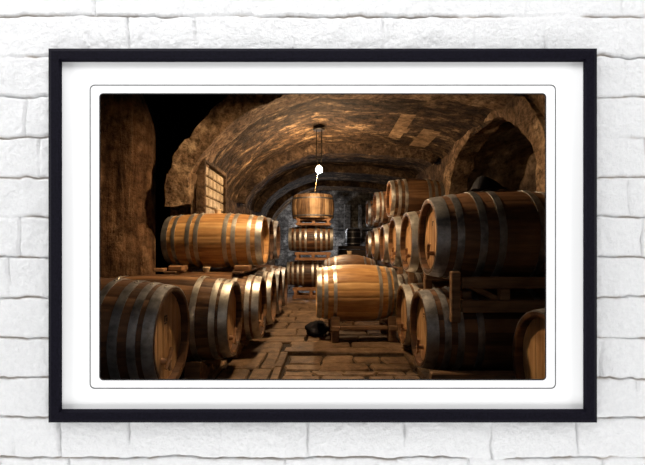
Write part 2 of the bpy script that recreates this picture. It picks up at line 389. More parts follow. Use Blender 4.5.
# --- right middle row
GM = 'barrels of the right middle row'
barrel('big dark barrel with black iron hoops on the timber rack at the right', GM, P(426.5, 237, 2.75), 1.03, 0.315, 0.256, -1,
       'oak_dark', 'head_tan', HOOPR, 'iron', tap=(-.015, -.11, 0), stencil=SM[:2], rivets=True, bung=False)
barrel('pale headed barrel just left of the big dark barrel on the rack', GM, P(405.5, 242, 3.46), 1.15, 0.302, 0.248, -1, 'oak_mid', 'head_tan', HOOP8, 'steel', tap=(0, -.12, 0), bung=False)
barrel('third barrel of the right middle row, brown head seen edge on', GM, P(392, 241.5, 4.12), 1.12, 0.302, 0.245, -1, 'oak_mid', 'head_tan', HOOP8, 'steel', tap=(0, -.12, 0), bung=False)
barrel('fourth barrel of the right middle row, below the upright stacked barrel', GM, P(382, 243.5, 5.4), 1.0, 0.302, 0.245, -1, 'oak_mid', 'head_brown', HOOP8, 'steel', bung=False)
barrel('fifth barrel of the right middle row, small and brown', GM, P(373, 244, 6.5), 0.95, 0.302, 0.245, -1, 'oak_mid', 'head_brown', HOOP8, 'steel', bung=False, roll=0.0)
barrel('last barrel of the right middle row, farthest back in the dark', GM, P(367, 244.5, 7.7), 0.9, 0.302, 0.245, -1, 'oak_dark', 'head_brown', HOOP8, 'steel', bung=False)
# --- right top row
GT = 'barrels of the right top row'
barrel('nearest barrel of the right top row, brown with shiny hoops', GT, P(388.5, 199, 5.45), 0.70, 0.270, 0.238, -1, 'oak_mid', 'head_brown', [(0, .075), (.13, .19), (.25, .31)], 'steel', bung=False)
barrel('second barrel of the right top row, darker and half hidden', GT, P(374.5, 207.3, 6.55), 0.80, 0.270, 0.238, -1, 'oak_dark', 'head_brown', HOOP8, 'steel', bung=False)
barrel('last barrel of the right top row, small against the back wall', GT, P(367, 213.5, 7.7), 0.80, 0.270, 0.238, -1, 'oak_dark', 'head_brown', HOOP8, 'iron', bung=False)
# --- back stack
YB = 7.3
GB = 'casks of the back stack'
HB = [(0, .07), (.12, .17), (.24, .29), (.36, .41)]
s = F / YB
barrel('lower cask of the back stack, between two orange rack frames', GB, Vector(((329 - CX) / s, YB, EYE - .46)), 0.76, 0.232, 0.20, 1, 'oak_dark', 'head_brown', HB, 'steel', bung=False)
barrel('middle cask of the back stack with many shiny hoops', GB, Vector(((333 - CX) / s, YB, EYE + .162)), 0.80, 0.232, 0.20, 1, 'oak_dark', 'head_brown', HB, 'steel', bung=False)
# upright vat on top
def vat(label, loc, R, Hh):
    t = thing('upright_vat', label, 'vat', loc)
    ns = 26; V = []; Fc = []; T = []; rr = random.Random(5); tone = [rr.random() for _ in range(ns)]; sub = (0, .1, .5, .9)
    prof = [(0.94, 0), (0.97, .2), (1.0, .45), (0.985, .7), (0.93, .93), (0.90, 1.0), (0.86, 1.0), (0.85, .92)]
    na = ns * 4
    for (pr, h) in prof:
        for k in range(ns):
            for f in sub:
                a = 2 * PI * (k + f) / ns; q = R * pr - (0.004 if f == 0 else 0); V.append((q * math.cos(a), q * math.sin(a), h * Hh))
    for i in range(len(prof) - 1):
        for k in range(na): k2 = (k + 1) % na; Fc.append([i * na + k, i * na + k2, (i + 1) * na + k2, (i + 1) * na + k]); T.append(tone[k // 4])
    Fc.append(list(range(na))[::-1]); T.append(.3)
    link('staves', mesh('staves', V, Fc, M['vat'], T, smooth=35), t)
    link('lid', MB().lathe([(R * .845, Hh * .90), (R * .845, Hh * .96), (R * .5, Hh * 1.03), (R * .08, Hh * 1.06)], 40).me('lid', M['vat']), t)
    for h in (.07, .80):
        r0, r1 = R * (.945 + .2 * h if h < .5 else .972), R * (.955 + .2 * h if h < .5 else .955)
        link('hoop', MB().lathe([(r0 - .01, h * Hh), (r0 + .004, h * Hh), (r1 + .004, (h + .06) * Hh), (r1 - .01, (h + .06) * Hh)], 48).me('hoop', M['iron']), t)
    return t
vat('pale upright vat of vertical staves on top of the back stack', (at(313, 219, YB).x, YB, at(313, 219, YB).z + .003), 0.39, 0.42)

# rack frames of the back stack
def rack_frame(label, group, x0, x1, Y0, Y1, z0, z1, nposts=3):
    t = thing('barrel_rack', label, 'rack', ((x0 + x1) / 2, (Y0 + Y1) / 2, z0), 0, group); w = (x1 - x0) / 2; d = (Y1 - Y0) / 2; h = z1 - z0; th = min(.055, h * .33)
    for y in (-d, d):
        for z in (h - th / 2, th / 2 if h > 2.5 * th else None):
            if z is None: continue
            link('rail', MB().box((0, y, z), (2 * w, .05, th)).me('rail', M['rack_orange']), t)
        for k in range(nposts):
            x = -w + .05 + (2 * w - .1) * k / (nposts - 1)
            link('post', MB().box((x, y, h / 2), (.055, .06, h)).me('post', M['rack_orange']), t)
    for k in (0, 1):
        x = (-1 + 2 * k) * w * .6
        link('cross_bar', MB().box((x, 0, h - th * .5), (.06, 2 * d - .052, th * .8)).me('cross_bar', M['rack_orange']), t)
    return t
zt = at(0, 219, YB - .2).z
def zpx(py, Y=YB - .22): return at(0, py, Y).z
xa, xb = at(296, 0, YB - .22).x, at(331, 0, YB - .22).x
G3 = 'rack frames of the back stack'
rack_frame('topmost orange rack frame of the back stack, under the upright vat', G3, xa, xb, YB - .22, YB + .22, EYE + .162 + .238, at(313, 219, YB).z)
rack_frame('middle orange rack frame of the back stack, between the two hooped casks', G3, xa - .02, xb, YB - .22, YB + .22, EYE - .46 + .238, EYE + .162 - .238)
rack_frame('lowest orange rack frame of the back stack, standing on the floor', G3, xa - .06, xb - .03, YB - .22, YB + .22, .004, EYE - .46 - .238)

# ------------------------------------------------------------------ timber supports
def skid(label, group, x, Y0, Y1, z0, z1, w=.09, mat='rack', cat='beam'):
    me = MB().box((0, 0, (z1 - z0) / 2), (w, Y1 - Y0, z1 - z0), bev=.008).me('support_beam', M[mat])
    o = link('support_beam', me, None, (x, (Y0 + Y1) / 2, z0)); tag(o, label, cat, group); return o
GS = 'floor beams under the bottom rows'
skid('timber sill on the floor in front of the barrel under the rack', None, .93, 2.38, 2.44, .003, .155, .56)
skid('dark floor beam under the aisle ends of the left bottom row', None, -0.86, 1.75, 6.0, .003, .02)
zb = EYE + (-(307 - HY) * 3.53 / F) - .31
def cradle_block(label, x, Y, z, r, group):
    """two wedges that hold a barrel from both sides"""
    t = thing('barrel_cradle', label, 'cradle', (x, Y, .0), 0, group)
    for s in (1, -1):
        V = [(-.05, s * .10, .003), (-.05, s * .27, .003), (-.05, s * .27, .085 + z), (-.05, s * .20, .060 + z), (-.05, s * .10, .012 + z)]
        V += [(.05, *v[1:]) for v in V]
        Fc = [[0, 1, 2, 3, 4], [9, 8, 7, 6, 5]] + [[i, 5 + i, 5 + (i + 1) % 5, (i + 1) % 5] for i in range(5)]
        link('wedge', mesh('wedge', V, Fc, M['rack']), t)
    link('cross_beam', MB().box((0, 0, z * .35), (.07, .19, max(z * .6, .01))).me('cross_beam', M['rack']), t)
    return t
for k, (px, Y, py, lb) in enumerate(((174, 2.12, 336, 'dark cradle under the nearest barrel of the left bottom row'), (235.5, 2.85, 318, 'dark cradle under the second barrel of the left bottom row'),
                     (263, 3.53, 307, 'dark cradle under the third barrel of the left bottom row'))):
    c = P(px, py, Y); cradle_block(lb, c.x - .22, Y, c.z - .31 - .012, R_, 'cradles of the left bottom row')
for (px, Y, py, lb) in ((420, 2.75, 327.5, 'dark cradle under the dark barrel below the rack'), (401, 3.50, 314, 'dark cradle under the tan headed right barrel')):
    c = P(px, py, Y); cradle_block(lb, c.x + .22, Y, max(c.z - .302 - .012, .01), R_, 'cradles of the right bottom row')

# chocks below the golden upper barrel
def chock(label, x, Y, z, d, rot=0):
    o = link('wooden_chock', MB().box((0, 0, d[2] / 2), d, bev=.006).me('wooden_chock', M['chock']), None, (x, Y, z), (0, 0, rot))
    return tag(o, label, 'chock', 'chocks below the golden upper barrel')
zl = EYE - (307 - HY) * 3.53 / F + .31
for (x, lb) in ((-1.30, 'thin batten under the left end of the golden upper barrel'), (-.72, 'thin batten under the right end of the golden upper barrel')):
    skid(lb, 'battens below the golden upper barrel', x, 3.40, 4.30, zl - .008, zl + .012, .10)
chock('wooden chock near the left end of the golden upper barrel', -1.27, 3.52, zl + .0135, (.12, .16, .042))
chock('thin wooden chock at the far left below the golden upper barrel', -1.42, 3.50, zl + .004, (.09, .10, .03), .1)
chock('wooden chock near the right end of the golden upper barrel', -0.70, 3.52, zl + .0135, (.13, .13, .045))

# cradle of the centre barrel
t = thing('barrel_stand', 'low dark timber stand carrying the golden barrel in the aisle', 'stand', (0.385, 4.06, 0), math.radians(2.5))
for s in (-1, 1):
    x = s * .275
    for y in (-.21, .21):
        link('foot', MB().box((x, y, .06), (.075, .09, .112)).me('foot', M['rack']), t)
        V = [(-.04, 0, 0), (-.04, .11, 0), (-.04, .11, .085), (-.04, .05, .06)]; V += [(.04, *v[1:]) for v in V]
        sy = 1 if y > 0 else -1
        V = [(x + a, sy * (.155 + b), .165 + c) for a, b, c in V]
        f = [[0, 1, 2, 3], [7, 6, 5, 4]] + [[i, 4 + i, 4 + (i + 1) % 4, (i + 1) % 4] for i in range(4)]
        link('saddle', mesh('saddle', V, f, M['rack']), t)
    link('cross_beam', MB().box((x, 0, .138), (.08, .56, .046)).me('cross_beam', M['rack']), t)
for y in (-.23, .23):
    link('rail', MB().box((0, y, .138), (.46, .045, .04)).me('rail', M['rack']), t)

# black bundle on the floor left of the stand
def lump(name, label, cat, loc, d, seed, mat, sub=None):
    P_, Fc = grid(33, 17, lambda u, v: np.stack([np.cos(2 * PI * u) * np.sin(PI * v), np.sin(2 * PI * u) * np.sin(PI * v), np.cos(PI * v)], 1))
    n = fbm(P_ + seed, 1.6, 3)[:, None]; P_ = P_ * (1 + .38 * n) * np.array(d) / 2
    P_[:, 2] = np.maximum(P_[:, 2], -d[2] * .38); P_[:, 2] -= P_[:, 2].min()
    o = link(name, mesh(name, P_, Fc, M[mat], smooth=60), None, loc); return tag(o, label, cat)
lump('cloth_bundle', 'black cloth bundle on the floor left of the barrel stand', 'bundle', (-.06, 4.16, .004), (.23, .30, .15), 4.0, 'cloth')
# dark cover on the big right barrel
def cover():
    t = thing('cloth_cover', 'dark folded cover lying on top of the big dark barrel', 'cover', (at(487, 0, 2.75).x, 2.75, EYE + (248 - 237) * 2.75 / F + .315 + .014))
    V, Fc = grid(25, 13, lambda u, v: np.stack([(u - .5) * .19, (v - .5) * .17, 0 * u], 1))
    x, y = V[:, 0] / .095, V[:, 1] / .085
    top = .075 * np.clip(1 - np.abs(x) ** 3.0, 0, 1) * np.clip(1 - np.abs(y) ** 3, 0, 1) * (1.0 - .55 * x) + .006
    drop = .5 * (V[:, 1] ** 2) / .30 
    A = V.copy(); A[:, 2] = top - drop + fbm(V, 14, 2) * .006
    B = V.copy(); B[:, 2] = -drop + 0.001
    n = len(V); W = np.concatenate([A, B]); F2 = Fc + [[i + n for i in f[::-1]] for f in Fc]
    nu, nv = 25, 13
    edge = [i * nv for i in range(nu)] + [(nu - 1) * nv + j for j in range(1, nv)] + [i * nv + nv - 1 for i in range(nu - 2, -1, -1)] + [j for j in range(nv - 2, 0, -1)]
    for a, b in zip(edge, edge[1:] + edge[:1]): F2.append([a, a + n, b + n, b])
    link('folded_cloth', mesh('folded_cloth', W, F2, M['cloth'], smooth=50), t)
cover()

# ---- big timber rack at the right (carries the big dark barrel)
Yf, Yb_ = 2.43, 3.085
zr1, zr2 = at(0, 282.5, Yf).z, at(0, 306, Yf).z
xl = at(456, 0, Yf).x
t = thing('barrel_rack', 'rough timber rack holding up the big dark barrel at the right', 'rack', (xl, Yf, zr2))
link('rail', MB().box((.58, 0, zr1 - zr2), (1.10, .06, .068)).me('rail', M['rack']), t)
link('rail', MB().box((.58, 0, 0), (1.10, .06, .074)).me('rail', M['rack']), t)
link('rail', MB().box((.55, Yb_ - Yf, zr1 - zr2), (1.14, .05, .068)).me('rail', M['rack']), t)
link('rail', MB().box((.53, Yb_ - Yf, 0), (1.20, .05, .074)).me('rail', M['rack']), t)
for x in (.29, 1.02):
    link('post', MB().box((x, 0, (zr1 - zr2) / 2 + (.015 if x < .1 else 0)), (.062, .05, (zr1 - zr2) - .072)).me('post', M['rack']), t)
    link('post', MB().box((x, Yb_ - Yf, (zr1 - zr2) / 2), (.062, .04, (zr1 - zr2) - .066)).me('post', M['rack']), t)
link('post', MB().box((-.005, .003, .055), (.055, .052, .31)).me('post', M['rack']), t)
for k, x in enumerate((.13, .62)):
    w = link('wedge', MB().beam((x - .02, .075, .115), (x + .15, .075, .035), .05, .035).me('wedge', M['chock']), t); w['label'] = 'pale slanting wedge'
for x in (.08, .95):
    link('cross_bar', MB().box((x, (Yb_ - Yf) / 2 - .24, .06), (.06, .10, .05)).me('cross_bar', M['rack']), t)
# legs of the rack down to the floor at the wall end
for y in (0.0, Yb_ - Yf):
    link('leg', MB().box((1.09, y, -zr2 / 2 - .02), (.06, .05, zr2 - .045)).me('leg', M['rack']), t)

# second rack behind it for the rest of the middle row
def row_rack(label, x0, x1, Y, z, posts=True):
    t = thing('barrel_rack', label, 'rack', (x0, Y, 0), 0, 'rack trestles under the right middle row')
    link('rail', MB().box(((x1 - x0) / 2, 0, z - .035), (x1 - x0, .055, .06)).me('rail', M['rack']), t)
    for x in (.03, x1 - x0 - .03):
        link('post', MB().box((x, 0, (z - .066) / 2 + .002), (.06, .05, z - .07)).me('post', M['rack']), t)
    return t
zmid = EYE + .06 - .302
for (Y, lb, x0, dz) in ((3.155, 'timber trestle just behind the big dark barrel', .80, .09), (3.83, 'timber trestle between the second and third middle row barrels', .82, .09), (4.92, 'timber trestle before the fourth middle row barrel', .93, .09),
                (5.97, 'timber trestle before the fifth middle row barrel', .93, -.07), (7.1, 'timber trestle before the last middle row barrel', .95, -.07)):
    row_rack(lb, x0, 1.88, Y, zmid + dz)
for (x, lb) in ((1.15, 'aisle side timber stringer under the far middle row barrels'), (1.6, 'wall side timber stringer under the far middle row barrels')):
    skid(lb, 'stringers under the right middle row', x, 5.9, 8.05, zmid - .07, zmid - .01, .08)
cradle_block('dark cradle under the reddish dark barrel behind the aisle barrel', .32, 5.05, EYE - .395 - .315 - .02, .305, None)
# stringers carrying the top row
for (x, lb) in ((1.08, 'aisle side timber stringer under the right top row'), (1.58, 'wall side timber stringer under the right top row')):
    skid(lb, 'stringers under the right top row', x, 5.2, 8.0, EYE + .06 + .308, EYE + .06 + .308 + .025, .07)

# ------------------------------------------------------------------ pendant lamp, and an added unseen lamp
def pendant(label, X, Y, zc, zb, bulb, cord):
    t = thing('pendant_lamp', label, 'lamp', (X, Y, zb))
    h = zc - zb
    link('canopy', MB().lathe([(.075, h - .02), (.085, h - .012), (.085, h + .0), (.05, h + .012)], 28).me('canopy', M['lamp_iron']), t)
    for s in (-1, 1):
        link('rod', MB().tube([(s * .037, 0, h - .02), (s * .037, 0, .16), (s * .022, 0, .105), (s * .012, 0, .085)], .0075, 8).me('rod', M['lamp_iron']), t)
    link('socket', MB().lathe([(.012, .10), (.022, .085), (.024, .05), (.018, .042)], 16).me('socket', M['lamp_iron']), t)
    link('bulb', MB().lathe([(.016, .045), (.024, .030), (.040, .008), (.046, -.014), (.040, -.038), (.022, -.055), (.003, -.061)], 24).me('bulb', M[bulb], 80), t)
    if cord:
        q = cord
        link('pull_cord', MB().tube([(-.006, .03, .06), (-.016, .035, -.03), (-.028, .03, -.12), (-.045, .03, -.22), (-.06, .03, -.34)], .003, 6).me('pull_cord', M['cord']), t)
    return t

def added_pendant(label, X, Y, zc, zb):
    t = thing('added_lamp', label, 'lamp', (X, Y, zb)); h = zc - zb
    link('canopy', MB().lathe([(.05, h - .03), (.07, h - .01), (.07, h - .002)], 24).me('canopy', M['lamp_iron']), t)
    link('cable', MB().tube([(0, 0, h - .03), (0, 0, .16)], .006, 8).me('cable', M['lamp_iron']), t)
    sh = [(.030, .16), (.034, .12), (.075, .085), (.150, .020), (.158, .0)]
    V = []; Fc = []; seg = 40
    full = sh + [(r - .003, z - .003 if k else z) for k, (r, z) in enumerate(sh[::-1])]
    for r, z in full:
        for k in range(seg): V.append((r * math.cos(2 * PI * k / seg), r * math.sin(2 * PI * k / seg), z))
    for a in range(len(full) - 1):
        for k in range(seg): k2 = (k + 1) % seg; Fc.append([a * seg + k, a * seg + k2, (a + 1) * seg + k2, (a + 1) * seg + k])
    link('lamp_shade', mesh('lamp_shade', V, Fc, M['enamel'], smooth=50), t)
    link('bulb', MB().lathe([(.014, .10), (.022, .085), (.040, .055), (.045, .030), (.040, .008), (.022, -.010), (.003, -.015)], 24).me('bulb', M['bulb_front'], 80), t)
    return t

# ------------------------------------------------------------------ cellar shell
APX, SPL, SPR, WL, WR = 1.72 + EYE, 0.75 + EYE, 1.46 + EYE, -1.42, 1.95
def vz(x):
    x = np.asarray(x, dtype=float)
    l = SPL + (APX - SPL) * np.clip(1 - np.abs(x / WL) ** 1.6, 0, 1) ** 0.625
    r = SPR + (APX - SPR) * np.sqrt(np.clip(1 - (x / WR) ** 2, 0, 1))
    return np.where(x < 0, l, r)
def yfront(x): return 4.3 + (4.0 - 4.3) * (np.asarray(x) - WL) / (WR - WL)
YE = 12.0
def cross(u):                 # u 0..1 along the section, evenly in angle
    a = PI * u; c = -np.cos(a)
    x = np.where(c < 0, -WL * c, WR * c)
    return x
def vault_fn(u, v):
    x = cross(u); z = vz(x); y = yfront(x) + (YE + .05 - yfront(x)) * v
    Pn = np.stack([x, y, z], 1); n = fbm(Pn, 2.3, 4)
    nx = -x / 2.0; nz = -np.ones_like(x); q = np.sqrt(nx ** 2 + nz ** 2)
    d = .045 * n * np.minimum(1, 1)
    return Pn + np.stack([nx / q * d, 0 * d, nz / q * d], 1)
V, Fc = grid(110, 190, vault_fn)
mi = []
for f in Fc:
    c = V[f].mean(0); k = 0
    for (xa_, xb_, ya_, yb2) in ((.98, 1.20, 5.05, 6.1), (1.40, 1.64, 5.5, 6.4)):
        if xa_ < c[0] < xb_ and ya_ < c[1] < yb2: k = 1
    mi.append(k)
struct('ceiling', mesh('ceiling', V, Fc, None, smooth=60, mats=[M['vault'], M['bare']], midx=mi))
# front arch ring, stepped and broken on its outer edge
def ring(name, yfn, depth, thick_in, thick_out, seed, mat, rough=.02, steps=False, u0=0.0, u1=1.0, n=90):
    us = np.linspace(u0, u1, n); x = cross(us); z = vz(x)
    tx = np.gradient(x); tz = np.gradient(z); q = np.hypot(tx, tz); nx, nz = -tz / q, tx / q      # outward normal (up)
    sgn = np.where(nz < 0, -1, 1); nx, nz = nx * sgn, nz * sgn
    to = np.full(n, thick_out)
    if steps:
        rr = random.Random(seed); k = 0
        while k < n:
            w = rr.randint(2, 5); to[k:k + w] = thick_out * (0.78 + .4 * rr.random()); k += w
    y0 = yfn(x); secs = []
    for (r, dy) in ((-thick_in, depth), (-thick_in, depth * .5), (-thick_in, 0), (0.25, 0), (0.6, 0), (1.0, 0), (1.0, depth)):
        rad = to * r if r > 0 else np.full(n, r)
        secs.append(np.stack([x + nx * rad, y0 + dy, z + nz * rad], 1))
    W = np.concatenate(secs); m = len(secs)
    W = W + np.stack([fbm(W + seed, 5, 3) * rough, fbm(W + seed + 9, 5, 3) * rough, fbm(W + seed + 5, 5, 3) * rough], 1)
    Fc = [[a * n + i, a * n + i + 1, (a + 1) * n + i + 1, (a + 1) * n + i] for a in range(m - 1) for i in range(n - 1)]
    Fc += [[(m - 1) * n + i, (m - 1) * n + i + 1, i + 1, i] for i in range(n - 1)]
    Fc += [[a * n for a in range(m)], [a * n + n - 1 for a in range(m)][::-1]]
    return struct(name, mesh(name, W, Fc, M[mat], smooth=45))
ring('trim_1', lambda x: yfront(x) - .06, .42, .035, .22, 3, 'arch', .05, True)
ring('trim_2', lambda x: 0 * x + 6.55, .26, .16, .05, 8, 'rib', .04)
ring('trim_3', lambda x: 0 * x + 8.3, .20, .14, .05, 15, 'rib', .03)
ring('trim_4', lambda x: 0 * x + 10.2, .2, .14, .05, 21, 'rib', .03)
def wall_grid(name, p00, du, dv, nu, nv, mat, amp=.05, sc=2.5, flip=False, nrm=None):
    p00, du, dv = np.array(p00, float), np.array(du, float), np.array(dv, float)
    nr = np.cross(du, dv); nr = nr / np.linalg.norm(nr)
    def fn(u, v):
        Pn = p00 + u[:, None] * du + v[:, None] * dv
        return Pn + nr * (amp * fbm(Pn, sc, 4))[:, None]
    V, Fc = grid(nu, nv, fn); return V, Fc
# left vault wall, back wall, pier, far left bay walls
def struct_grid(name, *a, **k):
    mat = k.pop('mat'); V, Fc = wall_grid(name, *a, mat=mat, **k); return struct(name, mesh(name, V, Fc, M[mat], smooth=60))
struct_grid('wall_left', (WL - .01, 4.34, -.02), (0, YE - 4.3, 0), (0, 0, SPL + .06), 90, 30, mat='wall')
struct_grid('wall_back', (WL - .1, YE, -.02), (WR - WL + .2, 0, 0), (0, 0, APX + .1), 60, 50, mat='backwall', amp=.12, sc=3.0)
# jamb of wall under the left foot of the front arch
bj = MB(); bj.box((-1.58, 4.72, (EYE + .50) / 2), (.30, .40, EYE + .50), bev=.02); struct('wall_left_pier', bj.me('wall_left_pier', M['arch'], None))
def jamb(u, v):
    a = 2 * PI * u; k = .5 / np.maximum(np.abs(np.cos(a)), np.abs(np.sin(a)))
    Pn = np.stack([-1.525 + k * np.cos(a) * .25, 4.44 + k * np.sin(a) * .42, EYE + .46 + v * .34], 1)
    Pn[:, 0] += .05 * (v - .5)
    return Pn + np.stack([.07 * fbm(Pn, 5, 3), .05 * fbm(Pn + 3, 5, 3), .05 * fbm(Pn + 6, 5, 3)], 1)
V, Fc = grid(49, 12, jamb); Fc += [[i * 12 for i in range(48)], [i * 12 + 11 for i in range(48)][::-1]]
struct('trim_5', mesh('trim_5', V, Fc, M['arch'], smooth=50))
# streaked brown pier on the far left: a rounded slab
def pier_fn(u, v):
    x = -3.25 + u * 1.34; z = v * 3.5
    edge = np.clip((x + 2.09) / .18, 0, 1)
    narrow = .16 * np.clip((z - (EYE + 1.28)) / .5, 0, 1) ** 1.5
    x = x - edge * narrow
    y = 4.36 + .10 * edge ** 2 * 1.0
    Pn = np.stack([x, y, z], 1); d = .05 * fbm(Pn * np.array([2.2, 1, .5]), 2.2, 4); Pn[:, 1] -= d
    return Pn
V, Fc = grid(60, 80, pier_fn); n = len(V)
B = V.copy(); B[:, 1] = 4.58; nu, nv = 60, 80
W = np.concatenate([V, B]); Fc = Fc + [[(nu - 1) * nv + j, (nu - 1) * nv + j + n, (nu - 1) * nv + j + 1 + n, (nu - 1) * nv + j + 1] for j in range(nv - 1)]
struct('wall_left_front', mesh('wall_left_front', W, Fc, M['pier'], smooth=60))
# void above and beside the vault, its darkness put into the wall colour
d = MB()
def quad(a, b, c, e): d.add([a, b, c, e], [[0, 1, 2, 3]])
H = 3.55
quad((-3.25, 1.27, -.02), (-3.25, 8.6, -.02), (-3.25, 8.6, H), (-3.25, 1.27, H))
struct('wall_far_left', d.me('wall_far_left', M['void_shade'], None)); d = MB()
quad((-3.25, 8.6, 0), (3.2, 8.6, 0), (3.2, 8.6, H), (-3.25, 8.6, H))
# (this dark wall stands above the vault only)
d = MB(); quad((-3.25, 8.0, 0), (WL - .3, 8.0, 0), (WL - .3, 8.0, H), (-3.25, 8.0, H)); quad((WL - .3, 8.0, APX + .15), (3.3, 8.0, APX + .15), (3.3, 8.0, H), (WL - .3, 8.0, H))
struct('wall_above_vault', d.me('wall_above_vault', M['void_shade'], None))
d = MB(); quad((-3.3, 1.27, H), (3.3, 1.27, H), (3.3, 8.2, H), (-3.3, 8.2, H)); struct('ceiling_front', d.me('ceiling_front', M['void_shade'], None))
# outer skin of the vault, so that no light from the high bay leaks through
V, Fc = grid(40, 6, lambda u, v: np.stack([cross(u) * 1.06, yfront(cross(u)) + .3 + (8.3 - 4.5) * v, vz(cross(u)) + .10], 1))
struct('ceiling_top', mesh('ceiling_top', V, Fc, M['void_shade']))
d = MB(); quad((WL - .12, 4.5, -.02), (WL - .12, 12.1, -.02), (WL - .12, 12.1, SPL + .25), (WL - .12, 4.5, SPL + .25)); struct('wall_left_outer', d.me('wall_left_outer', M['void_shade'], None))

# right wall with the arched niche
NY0, NY1, NS, NR = 3.55, 6.2, .55 + EYE, .98
yc, na_ = (NY0 + NY1) / 2, (NY1 - NY0) / 2
def arch_top(y): return NS + NR * np.sqrt(np.clip(1 - ((y - yc) / na_) ** 2, 0, 1))
V = []; Fc = []
def addgrid(nu, nv, fn, amp=.05):
    P_, f = grid(nu, nv, fn); P_[:, 0] += amp * fbm(P_, 2.6, 4); b = len(V)
    V.extend(P_.tolist()); Fc.extend([[i + b for i in q] for q in f])
top = lambda y: np.where(y < 4.05, 3.55, SPR + .03)
addgrid(40, 50, lambda u, v: np.stack([0 * u + WR, 1.27 + u * (NY0 - 1.27), v * 3.55], 1))
addgrid(60, 24, lambda u, v: (lambda y: np.stack([0 * u + WR, y, arch_top(y) + v * (np.maximum(top(y), arch_top(y)) - arch_top(y))], 1))(NY0 + (1 - np.cos(PI * u)) / 2 * (NY1 - NY0)))
addgrid(60, 30, lambda u, v: np.stack([0 * u + WR, NY1 + u * (YE - NY1), v * (SPR + .03)], 1))
struct('wall_right', mesh('wall_right', V, Fc, M['wall'], smooth=60))
V = []; Fc = []
addgrid(50, 14, lambda u, v: (lambda y: np.stack([WR + v * 1.1, y, arch_top(y)], 1))(NY0 + (1 - np.cos(PI * u)) / 2 * (NY1 - NY0)), .0)
for yy in (NY0, NY1): addgrid(14, 20, lambda u, v, yy=yy: np.stack([WR + u * 1.1, 0 * u + yy, v * NS], 1), .0)
addgrid(40, 40, lambda u, v: np.stack([0 * u + WR + 1.05, NY0 - .1 + u * (NY1 - NY0 + .2), v * (NS + NR + .1)], 1), .10)
W = np.array(V); W[:, 1] += .05 * fbm(W + 3, 3, 3); W[:, 2] += .04 * fbm(W + 7, 3, 3)
struct('wall_niche', mesh('wall_niche', W, Fc, M['niche'], smooth=60))
# stone surround of the niche
n = 60; th = np.linspace(0, PI, n); rr = random.Random(4)
yy = np.concatenate([[NY1] * 12, yc + na_ * np.cos(th), [NY0] * 12]); zz = np.concatenate([np.linspace(0, NS - .03, 12), NS + NR * np.sin(th), np.linspace(NS - .03, 0, 12)])
oy = np.concatenate([[1.0] * 12, np.cos(th), [-1.0] * 12]); oz = np.concatenate([[0.0] * 12, np.sin(th), [0.0] * 12])
secs = []
for (r, dx) in ((-.02, .25), (-.03, -.03), (0.02, -.05), (.13, -.05), (.22, -.045), (.23, .06)):
    secs.append(np.stack([np.full(len(yy), WR + dx), yy + oy * r, zz + oz * r], 1))
W = np.concatenate(secs); m = len(yy)
W += np.stack([fbm(W, 6, 3) * .05, fbm(W + 4, 6, 3) * .06, fbm(W + 8, 6, 3) * .06], 1)
Fc = [[a * m + i, a * m + i + 1, (a + 1) * m + i + 1, (a + 1) * m + i] for a in range(len(secs) - 1) for i in range(m - 1)]
struct('trim_6', mesh('trim_6', W, Fc, M['arch'], smooth=55))
d = MB(); quad((WR + .12, 1.27, -.02), (WR + .12, NY0 - .1, -.02), (WR + .12, NY0 - .1, H), (WR + .12, 1.27, H)); struct('wall_right_outer', d.me('wall_right_outer', M['void_shade'], None))

# glass block window on the left
t = link('window_1', MB().box((-.05, .45, .30), (.08, .94, .66), bev=.01).me('window_1', M['wall'], None), None, (-1.335, 4.42, EYE + .345)); t['kind'] = 'structure'
rows, cols = 5, 5
for i in range(cols):
    for j in range(rows):
        link('glass_block', MB().box((.0, .02 + .86 * (i + .5) / cols, .01 + .58 * (j + .5) / rows), (.05, .86 / cols - .016, .58 / rows - .014), bev=.012).me('glass_block', M['tile'], None), t)
# window frame
link('window_frame', MB().box((.0, -.025, .30), (.10, .05, .68)).box((0, .925, .30), (.10, .05, .68)).box((0, .45, .63), (.10, .95, .05)).box((0, .45, -.03), (.10, .95, .05)).me('window_frame', M['wall'], None), t)

# ledge and pilasters on the back wall
d = MB(); d.box((1.05, 11.78, EYE + .56), (1.5, .28, .07), bev=.02); struct('trim_7', d.me('trim_7', M['backwall'], None))
d = MB(); d.box((.74, 11.82, EYE + .80), (.20, .18, 1.0), bev=.02); d.box((1.12, 11.85, EYE + .80), (.12, .14, 1.0), bev=.02); struct('trim_8', d.me('trim_8', M['backwall'], None))
# dark upright drums at the back right
def drum(label, X, Y, R, Hh, z):
    t = thing('storage_drum', label, 'drum', (X, Y, z), 0, None)
    link('body', MB().lathe([(R * .95, 0), (R, .03), (R, Hh - .03), (R * .95, Hh)], 32).me('body', M['black']), t)
    for h in (.15, .5, .85): link('band', MB().lathe([(R - .002, Hh * h - .015), (R + .008, Hh * h - .008), (R + .008, Hh * h + .008), (R - .002, Hh * h + .015)], 32).me('band', M['iron']), t)
    link('lid', MB().lathe([(R * .9, Hh + .001), (R * .9, Hh + .02), (R * .3, Hh + .03)], 32).me('lid', M['black']), t)
drum('small black drum on the dark timber bench by the back wall', at(353, 0, 10.3).x, 10.3, .19, .42, .952)
t = thing('timber_bench', 'dark timber bench before the ledge of the back wall', 'bench', (at(357, 0, 10.3).x, 10.3, 0))
link('bench_top', MB().box((0, 0, .91), (1.0, .7, .08)).me('bench_top', M['oak_dark']), t)
link('front_panel', MB().box((0, -.3, .45), (.96, .05, .82)).me('front_panel', M['oak_dark']), t)
for x in (-.45, .45):
    for y in (-.24, .3): link('leg', MB().box((x, y, .437), (.07, .07, .86)).me('leg', M['oak_dark']), t)

